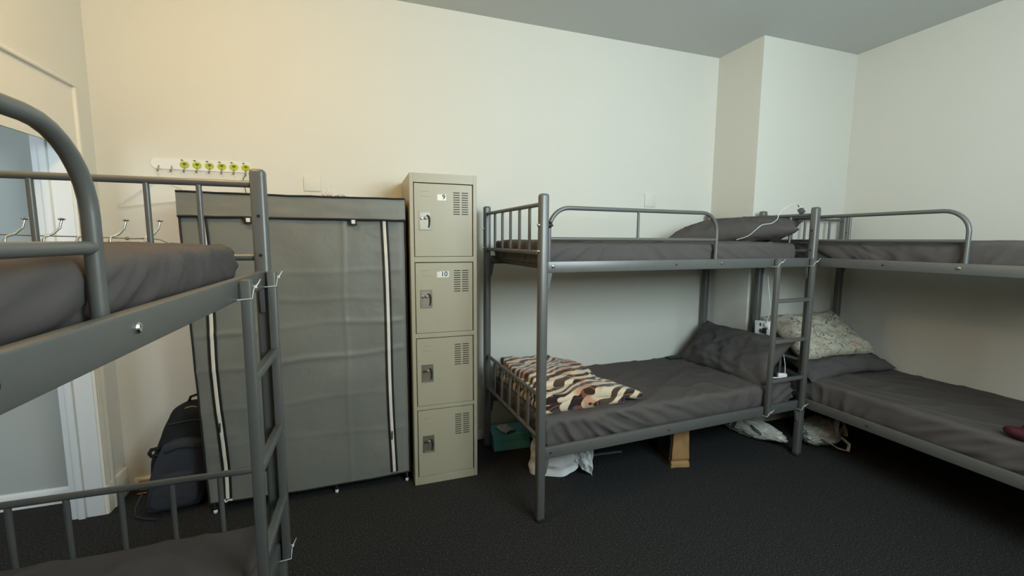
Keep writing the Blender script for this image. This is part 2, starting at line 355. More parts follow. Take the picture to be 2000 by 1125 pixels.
# ------------------------------------------------------------------ bunk beds
BL, BW, BH = 2.0017, .8998, 1.73
RAILS = ((.345, .408), (1.336, 1.394))
ENDZ = ((.455, .685), (1.438, 1.680))
def make_bunk(label):
    t = thing('bunk_bed', label, 'bunk bed', group='grey steel bunk beds')
    hp = .0235
    for (x, y) in ((0, 0), (BL, 0), (0, BW), (BL, BW)):
        p = MB().box(x-hp, x+hp, y-hp, y+hp, 0.012, BH, .013, 3).build('post', M_steel, t)
        MB().box(x-hp-.001, x+hp+.001, y-hp-.001, y+hp+.001, 0, .03, .010, 3).build('foot_cap', M_steel_in, p)
        sx = 1 if x == 0 else -1
        for z in (1.575, 1.445):                                      # end-rail bolts through the post
            MB().lathe([(0, 0), (.0055, 0), (.0055, .0015), (0, .0015)], 12, Matrix.Translation((x+sx*hp, y, z)) @ Matrix.Rotation(sx*PI/2, 4, 'Y')).build('bolt_hole', M_ink, p)
            MB().lathe([(0, 0), (.009, 0), (.009, .004), (.006, .009), (0, .010)], 12, Matrix.Translation((x-sx*hp, y, z)) @ Matrix.Rotation(-sx*PI/2, 4, 'Y')).build('nut', M_chrome, p)
    for bi, (za, zb) in enumerate(RAILS):
        for y, s in ((0, 1), (BW, -1)):                                # side rails: an angle section with a thin top lip
            r = MB().box(hp, BL-hp, y-.012, y+.012, za, zb, .004, 2)
            r.box(hp+.01, BL-hp-.01, y, y+s*.030, za+.004, za+.010, .001, 1)
            ro = r.build('side_rail', M_steel, t)
            for bx in (.055, BL*.42):
                MB().lathe([(0, 0), (.006, 0), (.006, .001), (0, .001)], 12, Matrix.Translation((bx, y-s*.0121, (za+zb)/2)) @ Matrix.Rotation(s*PI/2, 4, 'X')).build('bolt_hole', M_ink, ro)
            for x, sx in ((0, 1), (BL, -1)):                           # hooked end plates running down the post
                MB().prism([(x+sx*.018, zb-.002), (x+sx*.050, zb-.002), (x+sx*.050, za-.005), (x+sx*.034, za-.085), (x+sx*.018, za-.085)], y-.008, y+.008, 'y', .002).build('bracket', M_steel, t)
        sl = MB()
        for k in range(12): sl.box(.09+k*(BL-.26)/11, .09+k*(BL-.26)/11+.08, .006, BW-.006, zb-.052, zb-.040)
        sl.build('slat_base', M_steel, t)
        for x in (0, BL):
            for z in ENDZ[bi]: MB().tube([(x, hp-.002, z), (x, BW-hp+.002, z)], .0112, 16).build('end_rail', M_steel, t)
            for y in (.17, .31, .45, .59, .73): MB().tube([(x, y, ENDZ[bi][0]), (x, y, ENDZ[bi][1])], .0085, 12).build('spindle', M_steel, t)
    # guard rail: one bent tube, a lower bar and one spindle
    gx0, gx1, gy, zt, R = .052, 1.185, .040, 1.668, .115
    pts = [(gx0, gy, 1.352), (gx0, gy, zt-R)]
    pts += [(gx0+R-R*math.cos(a), gy, zt-R+R*math.sin(a)) for a in [k*PI/16 for k in range(1, 9)]]
    pts += [(gx1-R+R*math.sin(a), gy, zt-R+R*math.cos(a)) for a in [k*PI/16 for k in range(0, 9)]]
    pts += [(gx1, gy, 1.352)]
    g = MB().tube(pts, .0112, 16).build('guard_rail', M_steel, t)
    MB().tube([(gx0, gy, 1.508), (gx1, gy, 1.508)], .0095, 16).build('guard_bar', M_steel, g)
    MB().tube([(.605, gy, 1.510), (.605, gy, zt)], .0075, 12).build('guard_spindle', M_steel, g)
    for bx in (gx0, gx1): MB().lathe([(0, 0), (.0085, 0), (.0085, .003), (.006, .006), (0, .007)], 16, Matrix.Translation((bx, -.012, 1.369)) @ Matrix.Rotation(PI/2, 4, 'X')).build('bolt', M_chrome, t)
    # ladder in front of the rails
    ly = -.030; lx0, lx1 = 1.640, 1.968
    la = MB()
    for x in (lx0, lx1): la.box(x-.015, x+.015, ly-.014, ly+.012, .352, 1.392, .004, 2)
    lo = la.build('ladder', M_steel, t)
    for z in (.585, .850, 1.118): MB().box(lx0+.014, lx1-.014, ly-.013, ly+.012, z-.012, z+.012, .004, 2).build('rung', M_steel, lo)
    for x, z in ((lx0, 1.365), (lx1, 1.365), (lx0, .377), (lx1, .377)):
        w = .018
        m = MB().tube([(x-w, ly+.03, z-.025), (x-w, ly-.017, z-.022), (x-.004, ly-.0175, z-.003), (x+w-.003, ly-.017, z+.008), (x+w, ly+.03, z+.012)], .0016, 6)
        m.tube([(x+w-.004, ly-.018, z+.006), (x+w+.004, ly-.024, z+.014), (x+w+.007, ly-.030, z+.026)], [.0017, .0015, .0010], 6)
        m.box(x+w-.008, x+w-.001, ly-.023, ly-.017, z+.002, z+.010, .001, 1)
        m.build('zip_tie', M_cable, lo)
    return t
bunkM = make_bunk('grey steel bunk bed along the back wall, patterned blanket on its lower bunk')
bunkM.location = (.8585, -1.040, 0); bunkM.rotation_euler = (0, 0, .0428)
bunkR = copy_tree(bunkM); bunkR['label'] = 'grey steel bunk bed along the right wall, floral pillow on its lower bunk'
bunkR.location = (2.9040, -.5132, 0); bunkR.rotation_euler = (0, 0, -PI/2+.0052)
bunkL = copy_tree(bunkM); bunkL['label'] = 'nearest grey steel bunk bed at the left, in front of the doorway'
aL = PI/2-.0079
bunkL.location = (-.3219-BL*math.cos(aL), -1.3775-BL*math.sin(aL), 0); bunkL.rotation_euler = (0, 0, aL)
for ch in bunkL.children:                                             # this bunk's guard rail is bolted on a little lower and nearer its foot
    if ch.name.startswith('guard_rail'): ch.location = (-.062, 0, -.022)
    if ch.name.startswith('bolt') and 'hole' not in ch.name: ch.location = (-.085, 0, 0)
MB().lathe([(0, 0), (.011, 0), (.013, .008), (.013, .016), (.005, .020), (.005, .030), (0, .030)], 10, Matrix.Translation((.0235, 0, 1.575)) @ Matrix.Rotation(PI/2, 4, 'Y')).box(.034, .044, -.014, .014, 1.566, 1.594, .004).build('wing_nut', M_black, bunkM)

def onbed(bed, u, v, z):
    a = bed.rotation_euler.z; c, s = math.cos(a), math.sin(a)
    return Vector((bed.location.x+u*c-v*s, bed.location.y+u*s+v*c, z))

# ------------------------------------------------------------------ soft things
def rounded_grid(mb, hx, hy, hz, r, n, disp=None):
    nx, ny, nz_ = n
    t = bmesh.new()
    def face(fn, a, b):
        V = [[t.verts.new(fn(i/a*2-1, j/b*2-1)) for j in range(b+1)] for i in range(a+1)]
        for i in range(a):
            for j in range(b): t.faces.new((V[i][j], V[i+1][j], V[i+1][j+1], V[i][j+1]))
    for s in (-1, 1):
        face(lambda p, q: (p, q, s), nx, ny); face(lambda p, q: (p, s, q), nx, nz_); face(lambda p, q: (s, p, q), ny, nz_)
    bmesh.ops.remove_doubles(t, verts=t.verts[:], dist=1e-5)
    for v in t.verts:
        # denser sampling near edges for a clean round-over
        q = Vector((math.copysign(abs(v.co.x)**.8, v.co.x)*hx, math.copysign(abs(v.co.y)**.8, v.co.y)*hy, v.co.z*hz))
        inn = Vector([max(-h+r, min(h-r, c)) for h, c in zip((hx, hy, hz), q)])
        d = q-inn
        if d.length > 1e-7: q = inn+d.normalized()*r
        if disp: q = q+disp(q, d.normalized() if d.length > 1e-7 else Vector((0, 0, 1)))
        v.co = q
    mb._merge(t)

def mattress(bed, label, u0, u1, v0, v1, z0, z1, seed, wr=1.0, tilt=0.0):
    hx, hy, hz = (u1-u0)/2, (v1-v0)/2, (z1-z0)/2
    def disp(q, n):
        x, y, z = q; k = seed*7.3
        d = Vector((0, 0, 0))
        top = max(0, min(1, (z/hz+.2)))
        # broad unevenness on the top
        d.z += top*(.010*nz(x*2.2+k, y*2.6, 0)+.004*nz(x*7+k, y*6, 3))
        crease = 1-abs(nz(x*3.0+y*2.2+k, (y-x*.6)*5.0, 7)); d.z += top*.007*max(0, crease-.8)/.2*(1 if wr > .5 else .4)
        side = max(0, 1-abs(n.z)*1.1)
        s = x if abs(n.y) > abs(n.x) else y*1.3
        slant = s*1.0+(z/hz)*.10*math.sin(s*2.1+k)*1.6
        amp = .35+.65*max(0, nz(s*1.3, k, 4)+.35)
        w = 1-abs(nz(slant*7+k, z*2.5, 2)); w2 = 1-abs(nz(slant*13+3, k+z*5, 5)); w3 = nz(slant*22, z*14, k)
        g = wr*side*amp*(.075*max(0, w-.74)+.055*max(0, w2-.80)+.004*w3-.010)
        dirn = Vector((n.x, n.y, 0)); 
        if dirn.length > 1e-4: d += dirn.normalized()*g
        # sheet tucks in towards the bottom edge
        if z < 0 and side > .2: d += -dirn.normalized()*(.012*(z/hz)**2) if dirn.length > 1e-4 else Vector((0, 0, 0))
        return d
    mb = MB(); rounded_grid(mb, hx, hy, hz, min(.030, hz*.5), (150, 64, 14), disp)
    o = mb.build('mattress', M_sheet, ang=80)
    o.location = onbed(bed, (u0+u1)/2, (v0+v1)/2, (z0+z1)/2); o.rotation_euler = (0, 0, bed.rotation_euler.z)
    return tag(o, label, 'mattress', 'grey sheeted mattresses')
DECK = (.371, 1.357)
mattress(bunkM, 'upper mattress of the bunk by the back wall, dark grey sheet with creased side', .036, 1.940, .066, .858, DECK[1], 1.492, 1)
mattress(bunkM, 'lower mattress under the patterned blanket, dark grey sheet', .036, 1.960, .028, .868, DECK[0], .535, 2, 1.3)
mattress(bunkR, 'upper mattress of the right-hand bunk, dark grey sheet', .038, 1.960, .066, .866, DECK[1], 1.502, 3)
mattress(bunkR, 'lower mattress under the floral pillow, dark grey sheet', .038, 1.960, .028, .870, DECK[0], .548, 4, .8)
mattress(bunkL, 'nearest upper mattress at the left, taupe grey sheet seen from its side', .038, 1.958, .062, .866, DECK[1], 1.478, 5, .7)
mattress(bunkL, 'nearest lower mattress at the bottom left, grey sheet', .038, 1.960, .028, .868, DECK[0], .512, 6, .6)

def pillow(label, mat, loc, euler, w, h, t, seed, group=None, sag=0.0):
    mb = MB(); k = seed*3.7
    def pt(sgn):
        def f(a, b):
            u, v = a*2-1, b*2-1
            x = w/2*u*(1-.09*(1-v*v)); y = h/2*v*(1-.10*(1-u*u))
            e = max(0, (1-abs(u)**2.6)*(1-abs(v)**2.6))
            th = t/2*e**.48
            cr = abs(u)*abs(v)
            wv = .012*nz(u*2.5+k, v*2.5, sgn)+.030*(1-abs(nz(u*2.6+v*1.8+k, v*2.6-u*1.5, 2+sgn))-.75)*e**.3+.020*max(0, .93-abs(nz(u*3.8-v*2.1+k, v*3.4+u*1.1, 6+sgn))*4)*e**.3*.5
            wv += .010*cr*math.sin(8*math.atan2(v, u)+k+6*nz(u*3, v*3, k))
            bx = nz(v*3+k, 1.1, 0)*.010*abs(u); by = nz(u*3+k, 2.2, 0)*.010*abs(v)
            edge = .004 if 0 < a < 1 and 0 < b < 1 else 0
            return Vector((x+bx, y+by, sgn*(th+edge)+wv*min(1, e*6)-sag*(u*u)*.5+.012*nz(u*1.4+k, v*1.4, 9)))
        return f
    mb.grid(pt(1), 48, 36); mb.grid(pt(-1), 48, 36)
    o = mb.build('pillow', mat, weld=.0008, ang=70)
    o.matrix_world = Matrix.Translation(loc) @ euler
    return tag(o, label, 'pillow', group)
def frame(bed, xdir, ydir):
    """rotation with local x along xdir and y along ydir given in bed coordinates"""
    a = bed.rotation_euler.z; Rz = Matrix.Rotation(a, 3, 'Z')
    X = (Rz @ Vector(xdir)).normalized(); Y = Rz @ Vector(ydir); Y = (Y-X*Y.dot(X)).normalized(); Z = X.cross(Y)
    return Matrix((X, Y, Z)).transposed().to_4x4()
pillow('plump dark grey pillow on the top bunk by the column, white cable across it', M_pillow, onbed(bunkM, 1.760, .440, 1.573), frame(bunkM, (.46, -.72, .075), (.66, .42, .12)), .86, .46, .17, 11)
pillow('dark grey pillow leaning at the ladder end of the lower bunk, beside the socket block', M_pillow, onbed(bunkM, 1.805, .425, .663), frame(bunkM, (.03, -1, -.01), (.66, 0, .66)), .78, .44, .17, 2)
pillow('flat dark grey pillow lying under the floral pillow', M_pillow, onbed(bunkR, .285, .42, .640), frame(bunkR, (.06, 1, .04), (-.90, .05, .34)), .82, .46, .12, 3)
pillow('cream floral pillow on top of a dark grey pillow on the right-hand lower bunk', M_floral, onbed(bunkR, .235, .36, .800), frame(bunkR, (.08, 1, .03), (-.78, .03, .52)), .70, .46, .15, 4)

# folded blanket
def blanket():
    mb = MB()
    def slab(cx, cy, hx, hy, z0, z1, seed, tip=0.0):
        hz = (z1-z0)/2
        def disp(q, n):
            x, y, z = q; d = Vector((0, 0, 0))
            topw = max(0, min(1, z/hz+.3))
            d.z += topw*(.026*nz(x*4+seed, y*4, 0)+.020*(1-abs(nz(x*7+y*5+seed, y*6-x*3, 1))-.7))
            d.x += .020*nz(y*4+seed, z*9, 2)*abs(x)/hx; d.y += .020*nz(x*4+seed, z*9, 3)*abs(y)/hy
            d.x += -.16*max(0, y/hy)*max(0, x/hx)*.4
            if tip: 
                k = max(0, x/hx)*max(0, -y/hy); d.x += tip*k*k; d.y += -.035*k*k; d.z -= .045*k*k*(1+.4*topw)
            return d
        t = MB(); rounded_grid(t, hx, hy, hz, hz*.92, (44, 56, 8), disp)
        tb = t.bm; bmesh.ops.translate(tb, verts=tb.verts[:], vec=(cx, cy, (z0+z1)/2)); mb._merge(tb)
    slab(.0, .0, .275, .375, .003, .060, 1.3, .0)
    slab(-.005, .010, .268, .368, .050, .112, 5.1, .15)
    slab(-.05, .07, .205, .30, .098, .140, 9.4, .05)
    o = mb.build('folded_blanket', M_blanket, ang=80)
    o.location = onbed(bunkM, .325, .462, .535); o.rotation_euler = (0, 0, bunkM.rotation_euler.z)
    tag(o, 'folded fleece blanket with cream, brown and rust wavy stripes on the lower bunk', 'blanket')
blanket()
# maroon cloth heaped on the right lower bunk
def maroon():
    mb = MB()
    for q, (dx, dy, L, ww, hh) in enumerate(((0, -.055, .24, .040, .030), (.02, .015, .22, .042, .034), (.05, .085, .20, .040, .030), (.03, .0, .20, .10, .016))):
        def f(a, b, q=q, dx=dx, dy=dy, L=L, ww=ww, hh=hh*1.15):
            th = 2*PI*b; e = (1-abs(2*a-1)**5.0+1e-4)**.42
            x = L*(2*a-1)+dx+.01*nz(a*4, b*3, q)
            y = dy+ww*e*math.cos(th)+.018*nz(a*2.5, q*3.1, 1); z = hh+hh*e*math.sin(th)*(1+.4*nz(a*5, b*4, q+2))
            return Vector((x, y, max(0.0, z)))
        mb.grid(f, 40, 18)
    o = mb.build('folded_garment', M_maroon, weld=.0003, ang=80)
    o.location = onbed(bunkR, 1.615, .160, .548); o.rotation_euler = (0, 0, bunkR.rotation_euler.z+.1)
    tag(o, 'dark maroon cloth lying crumpled on the right-hand lower mattress', 'clothing')
maroon()

# ------------------------------------------------------------------ fabric wardrobe
def wardrobe():
    WX0, WX1, WY0, WY1 = -.864, .240, -.4324, -.045
    t = thing('fabric_wardrobe', 'tall grey fabric wardrobe with zipped front between doorway and locker', 'wardrobe', (0, 0, 0))
    ZB, ZT = .068, 1.733
    def xl(z): return WX0+.040*max(0, (1.73-z)/1.66)
    def front_y(x, z):
        s = (x-WX0)/(WX1-WX0); h = (z-ZB)/(ZT-ZB)
        b = .012*math.sin(PI*s)*math.sin(PI*min(1, h*1.1))
        w = .010*nz(x*2.6+3, z*2.2, 1)+.006*nz(x*6, z*5, 4)
        hor = 0
        for zc, tl, am in ((1.32, .02, .7), (1.17, -.03, .5), (1.02, .04, 1.0), (.83, .05, 1.2), (.60, .03, .7), (.38, -.02, .5)):
            dz = (z-zc-tl*(x+.3)-.02*nz(x*3, zc*9, 1))/.016
            hor += am*.0050*math.exp(-dz*dz)*(.4+.9*max(0, nz(x*2.4+zc*5, zc*3, 2)+.3))
        for xc in (-.52, -.10):
            dx = (x-xc-.01*nz(z*3, xc*9, 1))/.012; hor += .0030*math.exp(-dx*dx)
        pull = max(0, z-1.36)/.25*max(0, 1-abs(x-.13+(1.61-z)*1.4)/.10); hor += .006*pull
        gather = max(0, 1-min(abs(x-.135), abs(x+.75))/.11); hor += gather*.006*(1-abs(nz(x*4, z*9, 6))-.5)
        return -(b+w+hor)*(1 if .02 < s < .98 else .3)
    c = MB()
    n, m = 150, 190
    def fr(a, b):
        z = ZB+(1.61-ZB)*b-.012*math.sin(PI*a)*(1-b)**6; x = xl(z)+(WX1-xl(z))*a
        return Vector((x, WY0+front_y(x, z), z))
    c.grid(fr, n, m)
    def sd(xf, sg):
        def f(a, b):
            z = ZB+(ZT-ZB)*b; y = WY0+(WY1-WY0)*a; x = xf(z)
            return Vector((x+sg*(.012*nz(y*4, z*4, 2))*math.sin(PI*a), y+(front_y(x, z) if a == 0 else 0), z))
        return f
    c.grid(sd(xl, -1), 12, 60); c.grid(sd(lambda z: WX1, 1), 12, 60)
    c.grid(lambda a, b: Vector((xl(ZB)+(WX1-xl(ZB))*a, WY1, ZB+(ZT-ZB)*b)), 8, 8)
    c.grid(lambda a, b: Vector((WX0+(WX1-WX0)*a, WY0+(WY1-WY0)*b, ZT-.012*math.sin(PI*a)*math.sin(PI*b)+.004*nz(a*6, b*4, 1))), 24, 10)
    c.build('cover', M_fabric, t, ang=60)
    v = MB()                                                        # valance flap across the top
    v.grid(lambda a, b: Vector((WX0-.002+(WX1-WX0+.004)*a, WY0-.014-.004*(1-b)-.004*nz(a*7, b*3, 5)-.004*abs(nz(a*3, 9, 5)), 1.612+(ZT-1.612)*b)), 60, 8)
    v.build('valance', M_fabric, t, ang=60)
    # rolled-down panel between the zips (stands a little proud)
    def zipx(side, z):
        k = (1.60-z)/1.52
        return (-.762+.022*k+.006*math.sin(k*9) if side < 0 else .124+.020*k+.004*math.sin(k*7))
    def fy(x, z): return WY0+front_y(x, z)-.004
    def strip(x_of, w, name, mat, off, z0=.085, z1=1.605, par=t):
        q = MB()
        def f(a, b):
            z = z0+(z1-z0)*b; x = x_of(z)+w*(a-.5)
            return Vector((x, fy(x, z)-off-.0015*math.sin(PI*a), z))
        q.grid(f, 3, 80); q.grid(lambda a, b: f(a, b)+Vector((0, .003, 0)), 3, 80)
        return q.build(name, mat, par, weld=1e-5)
    for s in (-1, 1):
        tp = strip(lambda z, s=s: zipx(s, z), .017, 'zip_tape', M_zip, .002)
        strip(lambda z, s=s: zipx(s, z)-.015, .011, 'zip_edging', M_black, .003, par=tp)
        strip(lambda z, s=s: zipx(s, z)+.015, .012, 'zip_edging', M_black, .003, par=tp)
        zz = .35 if s > 0 else .52
        MB().tube([(zipx(s, zz), fy(zipx(s, zz), zz)-.008, zz), (zipx(s, zz)-.002, fy(zipx(s, zz), zz)-.010, zz-.05)], .0035, 8).build('zip_pull', M_steel_in, tp)
    pip = MB()
    y = WY0-.019
    pip.tube([(WX0+(WX1-WX0)*k/20, y-.002*abs(nz(k*.4, 2, 2)), ZT-.004*math.sin(PI*k/20)+.003*nz(k*.5, 4)) for k in range(21)], .0048, 8)
    pip.tube([(WX0+(WX1-WX0)*k/20, y, 1.610+.003*nz(k*.5, 1)) for k in range(21)], .0058, 8)
    pip.build('piping', M_black, t)
    for x_of, nm in ((xl, 'edge_piping'), (lambda z: WX1+.001, 'edge_piping')):
        MB().tube([(x_of(ZB+(ZT-ZB)*k/40)+.002*nz(k*.3, 3), WY0-.004, ZB+(ZT-ZB)*k/40) for k in range(41)], .0050, 8).build(nm, M_black, t)
    hem = MB().tube([(xl(ZB)+(WX1-xl(ZB))*k/24, WY0+front_y(xl(ZB)+(WX1-xl(ZB))*k/24, ZB)-.002, ZB+.001-.012*math.sin(PI*k/24)) for k in range(25)], .0042, 8)
    hem.build('hem_binding', M_black, t)
    for x in (-.555, -.042):                                        # hanging loops for the rolled door
        b = MB()
        b.box(x-.018, x-.011, y-.010, y-.003, 1.578, 1.612, .001, 1).box(x+.011, x+.018, y-.010, y-.003, 1.578, 1.612, .001, 1).box(x-.018, x+.018, y-.010, y-.003, 1.576, 1.584, .001, 1)
        lp = b.build('door_loop', M_black, t)
        MB().box(x-.010, x+.010, y-.007, y-.004, 1.586, 1.607, .001, 1).build('loop_clip', M_platew, lp)
    for (x, yy) in ((-.805, -.416), (-.186, -.416), (.222, -.416), (-.805, -.08), (-.186, -.08), (.222, -.08)):
        l = MB().tube([(x, yy, .010), (x, yy, ZB+.02)], .0065, 10).build('leg', M_chrome, t)
        MB().lathe([(0, 0), (.008, .001), (.0105, .008), (.010, .015), (.007, .019), (0, .019)], 14, Matrix.Translation((x, yy, 0))).build('foot', M_platew, l)
    MB().tube([(-.80, -.416, ZB+.004), (.222, -.416, ZB+.004)], .0065, 10).build('frame_bar', M_platew, t)
    # the left fabric corner hangs a little lower, with a white inner hem
    MB().grid(lambda a, b: Vector((-.822+.06*a, WY0-.006-.010*math.sin(PI*a)*(1-b), .050+.06*b)), 8, 4)
    hemw = MB(); hemw.tube([(-.752, WY0-.012, .085), (-.744, WY0-.018, .072), (-.730, WY0-.014, .080), (-.715, WY0-.010, .074)], .004, 8); hemw.build('inner_hem', M_zip, t)
    return t
wardrobe()

# crumpled clear film lying on the wardrobe top
def film():
    mb = MB()
    def f(a, b):
        x = .30*(a-.5); y = .20*(b-.5)
        pk = max(0, 1-abs(a-.16)*2.2)
        z = .008+.020*abs(nz(a*9, b*7, 2))+.050*pk*(1-abs(b-.5)*1.2)*(.6+.8*abs(nz(a*14, b*9, 5)))+.018*abs(nz(a*23, b*19, 7))*(1-a*.6)
        return Vector((x+.012*nz(a*8, b*8, 3), y+.02*nz(a*6, b*6, 4), z))
    mb.grid(f, 40, 26)
    o = mb.build('plastic_film', M_clear, smooth=False)
    md = o.modifiers.new('thickness', 'SOLIDIFY'); md.thickness = .001
    o.location = (-.06, -.26, 1.722)
    tag(o, 'crumpled clear plastic film lying on top of the grey wardrobe', 'plastic wrap')
film()

# ------------------------------------------------------------------ locker
def text_mesh(s, size, name, mat, parent, loc, depth=.0006):
    c = bpy.data.curves.new(name, 'FONT'); c.body = s; c.size = size; c.align_x = 'CENTER'; c.align_y = 'CENTER'; c.extrude = depth; c.offset = size*.012
    tmp = bpy.data.objects.new(name+'_t', c); COL.objects.link(tmp)
    dg = bpy.context.evaluated_depsgraph_get(); me = bpy.data.meshes.new_from_object(tmp.evaluated_get(dg))
    bpy.data.objects.remove(tmp)
    me.materials.clear(); me.materials.append(mat); me.name = name
    o = bpy.data.objects.new(name, me); COL.objects.link(o); o.parent = parent
    o.location = loc; o.rotation_euler = (PI/2, 0, 0)
    return o
def locker():
    KX, KY, KW, KD, KH = .263, -.4947, .3936, .474, 1.878
    t = thing('locker', 'narrow beige metal locker with four stacked doors against the back wall', 'locker', (KX, KY, 0))
    DZ = [(1.401, 1.823), (.946, 1.366), (.498, .915), (.049, .471)]
    dx0, dx1 = .027, .365
    b = MB()
    b.box(0, .022, 0, KD, 0, KH, .002, 1).box(KW-.022, KW, 0, KD, 0, KH, .002, 1)
    b.box(.022, KW-.022, .022, KD, KH-.02, KH, .001, 1).box(.022, KW-.022, KD-.01, KD, 0, KH-.02)
    zs = [KH]+[z for d in DZ for z in (d[1], d[0])]+[0]
    for k in range(0, len(zs), 2): b.box(.021, KW-.021, 0, .05, zs[k+1]+.003*(k < 8)-.003*0, zs[k]-.0*k, .001, 1)
    b.build('body', M_locker, t)
    for di, (za, zb) in enumerate(DZ):
        d = MB().box(dx0-.001, dx1+.001, .001, .021, za+.002, zb-.0015, .0012, 1).build('door', M_locker, t)
        MB().box(dx0-.004, dx1+.004, .012, .030, za, zb+.0).build('door_gap', M_slot, d)
        for cx in (.252, .302):                                     # ventilation slots
            for k in range(10):
                z = zb-.049-k*.0137
                MB().box(cx, cx+.039, -.0004, .004, z-.0026, z+.0026, .001, 1).build('vent_slot', M_slot, d)
        # embossed card-holder marks
        MB().box(.062, .115, -.0008, .004, zb-.046, zb-.043, .0008, 1).box(.062, .115, -.0008, .004, zb-.076, zb-.073, .0008, 1).build('card_holder', M_locker, d)
        # recessed cup handle
        hx, hz = .0865, (zb-.213)
        fr = MB()
        w, h = .0345, .054
        fr.box(hx-w, hx+w, -.003, .003, hz-h, hz-h+.006, .001, 1).box(hx-w, hx+w, -.003, .003, hz+h-.006, hz+h, .001, 1)
        fr.box(hx-w, hx-w+.006, -.003, .003, hz-h+.005, hz+h-.005, .001, 1).box(hx+w-.006, hx+w, -.003, .003, hz-h+.005, hz+h-.005, .001, 1)
        fr.box(hx-w+.005, hx+w-.005, -.0008, .002, hz-h+.005, hz+h-.005)
        f = fr.build('handle', M_nickel, d)
        pl = [(-.006, -.050), (.002, -.050), (.018, -.040), (.022, -.02), (.020, .010), (.004, .010)]
        arc = MB().tube([(hx+.010, -.003, hz+.030), (hx+.020, -.007, hz+.026), (hx+.025, -.008, hz+.010), (hx+.025, -.007, hz-.012), (hx+.020, -.003, hz-.040)], [.004, .0045, .005, .0045, .004], 10)
        arc.build('finger_pull', M_slot, f)
        MB().lathe([(0, 0), (.0085, 0), (.0085, .006), (.006, .008), (0, .008)], 18, Matrix.Translation((hx-.018, -.002, hz+.014)) @ Matrix.Rotation(PI/2, 4, 'X')).build('keyhole', M_chrome if di < 2 else M_slot, f)
        MB().box(hx-.006, hx+.012, -.010, -.001, hz+.006, hz+.022, .004, 3).build('latch', M_nickel, f)
    for s, x, zc, lx0, lx1 in (('9', .196, 1.747, .158, .208), ('10', .194, 1.297, .150, .216)):
        d = [c for c in t.children if c.name.startswith('door')][0 if s == '9' else 1]
        lb = MB().box(lx0, lx1, -.0010, .001, zc-.020, zc+.015, .0003, 1).build('number_label', M_plate, d); lb['label'] = 'white paper number label'
        MB().box(x-.014*len(s), x+.014*len(s), -.0016, .001, zc-.017, zc+.017, .0003, 1).build('label_card', M_platew, lb)
        text_mesh(s, .040, 'numeral', M_ink, lb, (x, -.0020, zc))
    return t
locker()

# ------------------------------------------------------------------ back-wall fittings
def hook_strip():
    t = thing('hook_strip', 'frosted plastic strip of hooks with green apple stickers on the back wall', 'hook rack', (-.865, 0, 1.925))
    tilt = Matrix.Rotation(.012, 4, 'Y')
    L, Hh = .254, .031
    prof = []
    for k in range(13): a = PI/2+PI*k/12; prof.append((-L+Hh+Hh*math.cos(a), Hh*math.sin(a)))
    for k in range(13): a = -PI/2+PI*k/12; prof.append((L-Hh+Hh*math.cos(a), Hh*math.sin(a)))
    MB().prism(prof, -.006, -.0005, 'y', .0012).build('strip', M_clearstrip, t)
    xs = [-.216+k*.0620 for k in range(8)]
    for k, x in enumerate(xs):
        MB().tube([(x, -.006, -.012), (x, -.012, -.026), (x, -.014, -.040), (x, -.024, -.047), (x, -.034, -.038)], .003, 8).build('hook', M_nickel, t)
        if k < 2: continue
        ap = MB()
        pr = []
        for q in range(28):
            a = 2*PI*q/28; r = .0215*(1+.05*math.cos(2*a))-.004*max(0, math.cos(a-PI/2))**8
            pr.append((x+r*math.cos(a), -.002+r*math.sin(a)))
        ap.prism(pr, -.0085, -.006, 'y', .0006)
        ao = ap.build('apple_sticker', M_apple, t)
        MB().prism([(x+.001+.009*math.cos(2*PI*q/12), .002+.007*math.sin(2*PI*q/12)) for q in range(12)], -.0098, -.0084, 'y').build('apple_shade', M_appledark, ao)
        MB().prism([(x-.018, .024), (x-.010, .027), (x-.002, .022), (x-.010, .019)], -.0095, -.0062, 'y').build('apple_leaf', M_appledark, ao)
    return t
hook_strip()
def clothes_hanger():
    m = MB()
    x, z = -1.081, 1.878
    m.tube([(x, -.024, z), (x+.006, -.02, z-.014), (x, -.016, z-.022), (x, -.014, z-.040)], .0022, 8)
    m.tube([(x, -.014, z-.040), (x+.19, -.016, z-.135), (x+.196, -.016, z-.150), (x-.196, -.016, z-.205), (x-.19, -.016, z-.190), (x, -.014, z-.040)], .0032, 8)
    o = m.build('clothes_hanger', M_clear)
    tag(o, 'clear plastic clothes hanger hung on the leftmost hook of the apple strip', 'hanger')
clothes_hanger()
def loop_cord():
    m = MB().tube([(-.643, -.02, 1.880), (-.657, -.022, 1.862), (-.664, -.02, 1.835), (-.655, -.018, 1.805), (-.650, -.016, 1.775)], .0022, 8)
    tag(m.build('cord_loop', M_steel_in), 'thin dark cord hanging from the rightmost hook of the apple strip', 'cord')
loop_cord()
def plate(x0, x1, z0, z1, mat, label, cat='wall plate'):
    t = thing('wall_plate', label, cat, ((x0+x1)/2, 0, (z0+z1)/2))
    w, h = (x1-x0)/2, (z1-z0)/2
    MB().box(-w, w, -.009, 0, -h, h, .003, 2).build('cover_plate', mat, t)
    for s in (-1, 1): MB().lathe([(0, 0), (.003, 0), (.003, .001), (0, .001)], 10, Matrix.Translation((s*w*.68, -.009, 0)) @ Matrix.Rotation(PI/2, 4, 'X')).build('screw', mat, t)
plate(-.334, -.236, 1.800, 1.888, M_wall, 'blank square cover plate painted like the wall above the grey wardrobe')
plate(2.196, 2.300, 1.778, 1.884, M_wall, 'blank square cover plate painted like the wall above the guard rail of the bunk')

